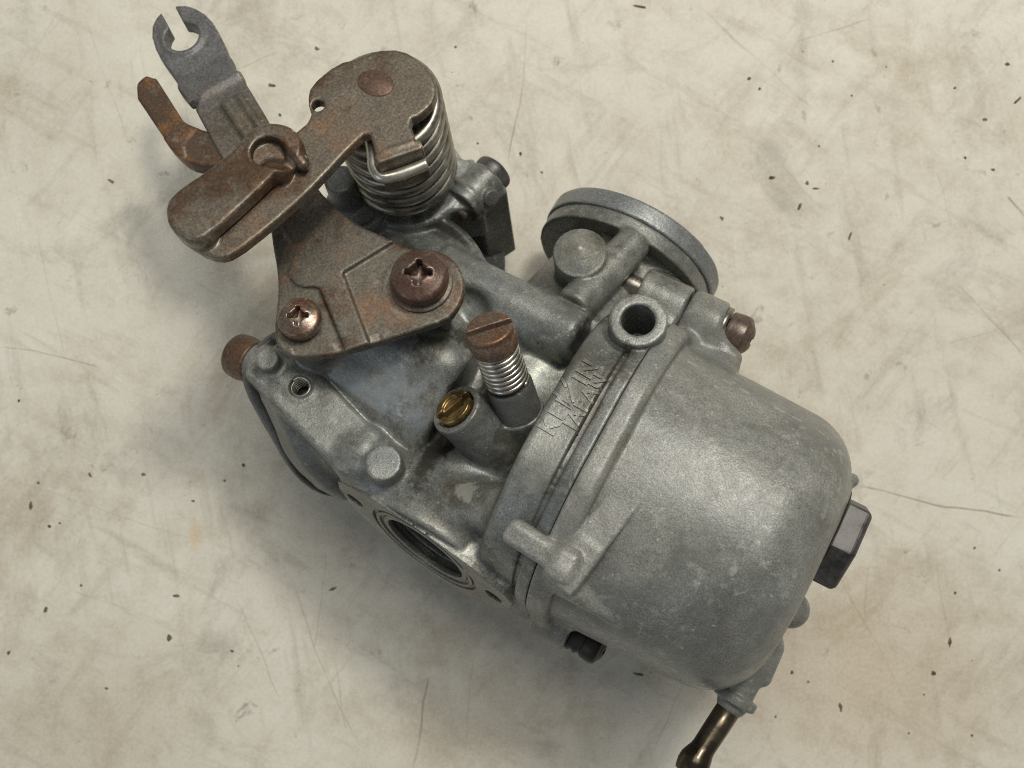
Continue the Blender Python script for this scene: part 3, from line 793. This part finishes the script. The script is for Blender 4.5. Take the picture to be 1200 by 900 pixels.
cap = pan_head('bracket_screw', (-264, 58, 172), (0, 0, 1), 26, 27, MAT['screw'], carb, math.radians(25), label='large rust red cross-head bracket screw')
link('washer', mesh_from('washer', *lathe([(10, 0), (29, 0), (30, 1), (30, 2.2), (29, 3), (10, 3)], (-264, 57.5, 143.6), (0, 0, 1))), MAT['bracket'], cap)
pan_head('bracket_screw', (-345, -29, 163), (0, 0, 1), 19.5, 19, MAT['screw_bright'], carb, math.radians(30), label='small worn shiny cross-head bracket screw')
bs = pan_head('bowl_screw', (31, 197, 22), (1, 0, 0), 21, 30, MAT['screw'], carb, math.radians(20), label='rusted cylindrical bowl screw head at the lug')
link('washer', mesh_from('washer', *lathe([(8, 0), (23, 0), (23, 6), (8, 6)], (-6.5, 197, 22), (1, 0, 0))), MAT['spring'], bs)
link('thread', mesh_from('thread', *thread((-132, 197, 24), (1, 0, 0), 11.5, 42, 4.6)), MAT['spring'], bs, 'threaded end of the bowl screw')
bs2 = pan_head('bowl_screw', (38, -140, -74), (1, 0, 0), 19, 24, MAT['black'], carb, .6, label='black oily bowl screw on the far lower lug')
link('thread', mesh_from('thread', *thread((-4, -140, -74), (1, 0, 0), 19, 22, 8)), MAT['black'], bs2)
cs = pan_head('cover_screw', (-447, -66, 31), (-.955, 0, -.295), 23, 41, MAT['rivet'], carb, .3, label='brown rusted cover screw at the outer left lug')
cs2 = pan_head('cover_screw', (-293.5, 247, 49), (.17, .98, -.05), 20, 22, MAT['nut'], carb, .3, label='dull grey cover screw on the lug beside the spring')
link('screw_tip', mesh_from('screw_tip', *lathe([(9, 0), (11, 3), (11, 14), (9, 14)], (-305.5, 174, 52.5), (.17, .98, -.05), 28)), MAT['copper'], cs2)

# thread in the hole of the flat bar
hp = [(-340 + 9.6 * math.cos(t * .26), -72 + 9.6 * math.sin(t * .26), 52 + 24 * t / 132) for t in range(133)]
link('hole_thread', mesh_from('hole_thread', *sweep(hp, 1.5, 8)), MAT['hook'], body, 'bright thread inside the hole of the flat bar')

# mixture screw: slotted head, bright spring, dark collar
def along(t): return MIX_B + MIX_D * t
col = link('screw_collar', mesh_from('screw_collar', *lathe([(8, -10), (23, -10), (22.4, 36), (21, 39), (8, 39)], MIX_B, MIX_D)), MAT['collar'], carb, 'dark collar under the mixture screw')
sharp(col, 40)
mix = pan_head('mixture_screw', along(112), MIX_D, 22, 24, MAT['copper'], carb, math.radians(41), slot=9, label='copper toned slotted mixture screw', h=1.0)
link('shank', mesh_from('shank', *lathe([(13, 30), (13, 92), (6, 92)], MIX_B, MIX_D, 24)), MAT['spring'], mix)
fr = frame_z(MIX_D); pts = []
for i in range(8 * 40 + 1):
    a = 2 * math.pi * i / 40; t = 41 + 47 * i / 320
    pts.append(MIX_B + fr[2] * t + 18.2 * (fr[0] * math.cos(a) + fr[1] * math.sin(a)))
link('coil_spring', mesh_from('coil_spring', *sweep(pts, 2.75, 10)), MAT['bright_spring'], mix, 'bright little coil spring')

# brass air screw sunk in its boss
fr = frame_z(AIR_D, (1, 0, 0))
F = Field((-22, -22, -30), (22, 22, 8), .9)
F.add(cyl((0, 0, -24), (0, 0, 5), 18.8, 1.5))
F.cut(box((0, 0, 4), (30, 3.8, 13), np.array([(math.cos(1.0), math.sin(1.0), 0), (-math.sin(1.0), math.cos(1.0), 0), (0, 0, 1)]), .4), .8)
F.cut(cyl((0, 0, 8), (0, 0, 2), 12, .5), 2)
part('air_screw', F, MAT['brass'], carb, 'slotted brass air screw', fr, AIR_T)
# ------------------------------------------------------------------ top cover plate at the barrel's outer end
F = Field((-462, -160, -160), (-240, 262, 88), 2.2)
F.add(prism(chaikin(CP, 2), 6, 20, 3, COVER_F, COVER_O))
cover = part('cover_plate', F, MAT['cover'], carb, 'thin dark cover plate around the rim')

# ------------------------------------------------------------------ rusty mounting bracket
base_poly = chaikin([(-428, 42), (-413, 24), (-400, 10), (-386, -8), (-374, -30), (-366, -46), (-357, -58), (-345, -63), (-330, -61), (-295, -38), (-232, 28), (-222, 42), (-222, 58), (-232, 74), (-264, 88), (-313, 83), (-353, 84), (-393, 92),
             (-428, 109), (-479, 132), (-522, 158), (-566, 183), (-579, 124), (-552, 107), (-512, 82), (-451, 50)], 1)
F = Field((-700, -78, 104), (-206, 244, 164), 1.5)
F.add(prism(base_poly, 131, 143, 1.8))
F.add(cyl((-262, 55, 131), (-262, 55, 143), 40, 1.8), 1)
F.add(prism([(-404, 96), (-372, 86), (-355, 82), (-310, 83), (-337, 32), (-276, -18), (-292, -35), (-348, 8), (-354, 7), (-362, 2), (-371, 1), (-379, 4), (-385, 10), (-387, 18), (-388, 26), (-425, 52)], 134, 147, 1.2), 1.5)
ad = unit((152, -80, 0)); an = np.array([ad, (-ad[1], ad[0], 0), (0, 0, 1)])
F.add(box((-476, 110, 142), (78, 12.5, 6), an, 4), 3)
F.cut(capsule((-540, 145, 151), (-410, 76, 151), 5.5), 3)
tip_poly = [(p[0] - 9, p[1] + 5) for p in chaikin([(-566, 183), (-576, 190), (-596, 206), (-623, 222), (-650, 225), (-667, 216), (-676, 200), (-671, 178), (-647, 157), (-613, 141), (-588, 127), (-570, 124)], 1)]
F.add(prism(tip_poly, 115, 132, 2.6), 2)
F.add(torus((-643, 192, 130), (0, 0, 1), 21, 4.5), 2)
bd = unit((-.87, .49, -.40)); bs_ = unit((.49, .87, 0))
F.add(box((-581, 156, 132), (17, 29.5, 5.6), np.array([bd, bs_, np.cross(bd, bs_)]), 1.5), 10)
F.cut(cyl((-643, 192, 100), (-643, 192, 170), 17.5, .5), 1.5)                # the open ring for the cable end
sd = unit((-.97, .62, 0))
F.cut(box(np.array([-643, 192, 132]) + sd * 36, (36, 8, 40), np.array([sd, (-sd[1], sd[0], 0), (0, 0, 1)]), .5), 1)
bracket = part('mounting_bracket', F, MAT['bracket'], carb, 'rusty stamped steel bracket')
# bent side prong
F = Field((-664, 50, 106), (-492, 146, 182), 1.5)
F.add(prism(chaikin([(-506, 92), (-512, 78), (-528, 70), (-546, 65), (-568, 70), (-590, 80), (-580, 100), (-564, 104), (-550, 104), (-528, 112)], 1), 120, 140.5, 2))
F.add(prism([(-648, 119), (-644, 131), (-632, 133), (-604, 118), (-578, 104), (-560, 100), (-560, 80), (-572, 73), (-602, 87), (-636, 104)], 116, 141.5, 2), 2)
F.cut(box((-660, 122, 158), (20, 40, 12), np.array([unit((.8, .1, -.45)), (0, 1, 0), unit((.45, 0, .8))]), 1), 2)
part('side_prong', F, MAT['prong'], bracket, 'bent prong covered in orange rust')

# ------------------------------------------------------------------ throttle lever
lev = [(-401, 199), (-391, 214), (-369, 226), (-345, 222), (-324, 211), (-313, 193), (-317, 173), (-325, 163), (-307, 148), (-312, 141), (-333, 119), (-341, 127), (-352, 137), (-358, 115), (-363, 85), (-368, 58), (-380, 15), (-394, -24), (-405, -34),
       (-425, -36), (-455, -30), (-467, -15), (-464, 0), (-452, 30), (-440, 61), (-428, 90), (-413, 100), (-405, 125), (-419, 138), (-426, 154), (-416, 186)]
F = Field((-478, -48, 176), (-294, 232, 262), 1.4)
F.add(prism(chaikin(lev, 1), 222, 234.5, 2))
up = chaikin([(-467, -14), (-465, 2), (-452, 30), (-441, 63), (-442, 80), (-432, 96), (-413, 99), (-401, 90), (-394, 76), (-394, 58), (-404, 14), (-414, -22), (-424, -36), (-452, -32)], 1)
F.add(prism(up, 236, 252, 3.5), 1)
F.add(prism(chaikin([(-467, -15), (-462, 0), (-440, 2), (-418, -12), (-412, -26), (-425, -36), (-452, -32)], 2), 224, 250, 6), 4)
# curled eye
F.add(cyl((-411, 76, 236), (-411, 76, 252), 25, 3), 3)
F.cut(cyl((-415, 70, 241), (-411, 72, 270), 15, 1), 2)
F.cut(capsule((-410, 72, 256), (-376, 66, 256), 12, 9), 3)
F.cut(capsule((-404, 62, 250), (-378, 74, 248), 5, 5), 2)
F.add(capsule((-398, 90, 244), (-382, 77, 243), 7, 6), 3)
F.add(capsule((-404, 60, 240), (-396, 60, 240), 10, 8), 5)
# eyelet and tab that holds the spring end
F.cut(capsule((-408, 139, 210), (-408, 139, 250), 6), 1)
tt = unit((26, 29, 0))
F.add(box((-316, 131, 207), (22, 5, 27), np.array([tt, (tt[1], -tt[0], 0), (0, 0, 1)]), 2), 4)
lever = part('throttle_lever', F, MAT['lever'], carb, 'brown rusted throttle lever with folded end')
ty = unit((.8, .6, 0))
_rv = lathe([(6, 0), (17.5, 0), (17.2, .8), (16, 1.4), (.01, 1.7)], (-372, 183, 233.8), (0, 0, 1), 40)
link('rivet', mesh_from('rivet', [(np.asarray(p) - (-372, 183, 0)) * (1.05, .78, 1) + (-372, 183, 0) for p in _rv[0]], _rv[1]), MAT['rivet'], lever, 'flat rust coloured rivet head')
# spindle, return spring and its hooked end
link('lever_spindle', mesh_from('lever_spindle', *lathe([(20, 0), (26, 0), (26, 12), (20, 14), (20, 158), (12, 158)], (-370, 183, 64), (0, 0, 1))), MAT['black'], carb)
pts = []
for i in range(7 * 48 + 25):
    a = 2 * math.pi * i / 48 + 1.0; w = 73 + 141 * i / 360 + 1.2 * math.sin(i * .021)
    pts.append((-367.5 + 48.5 * math.cos(a), 182 + 48.5 * math.sin(a), w))
spring = link('return_spring', mesh_from('return_spring', *sweep(pts, 6.9, 14)), MAT['spring'], carb, 'dull steel return coil spring')
hook = smooth_path([(-372, 148, 206), (-358, 140, 210), (-346, 127, 213), (-336, 114, 214), (-325, 110, 214), (-314, 118, 214), (-304, 128, 215), (-294, 140, 216)], 8)
link('hooked_end', mesh_from('hooked_end', *sweep(hook, 5.6, 14)), MAT['hook'], spring, 'hooked spring end over the lever tab')
# lowest point check: the table is at z = 0
low = min((carb.matrix_world @ v.co).z for o in (body, bowl, cover) for v in o.data.vertices)
print('lowest point above table (units):', low / S)
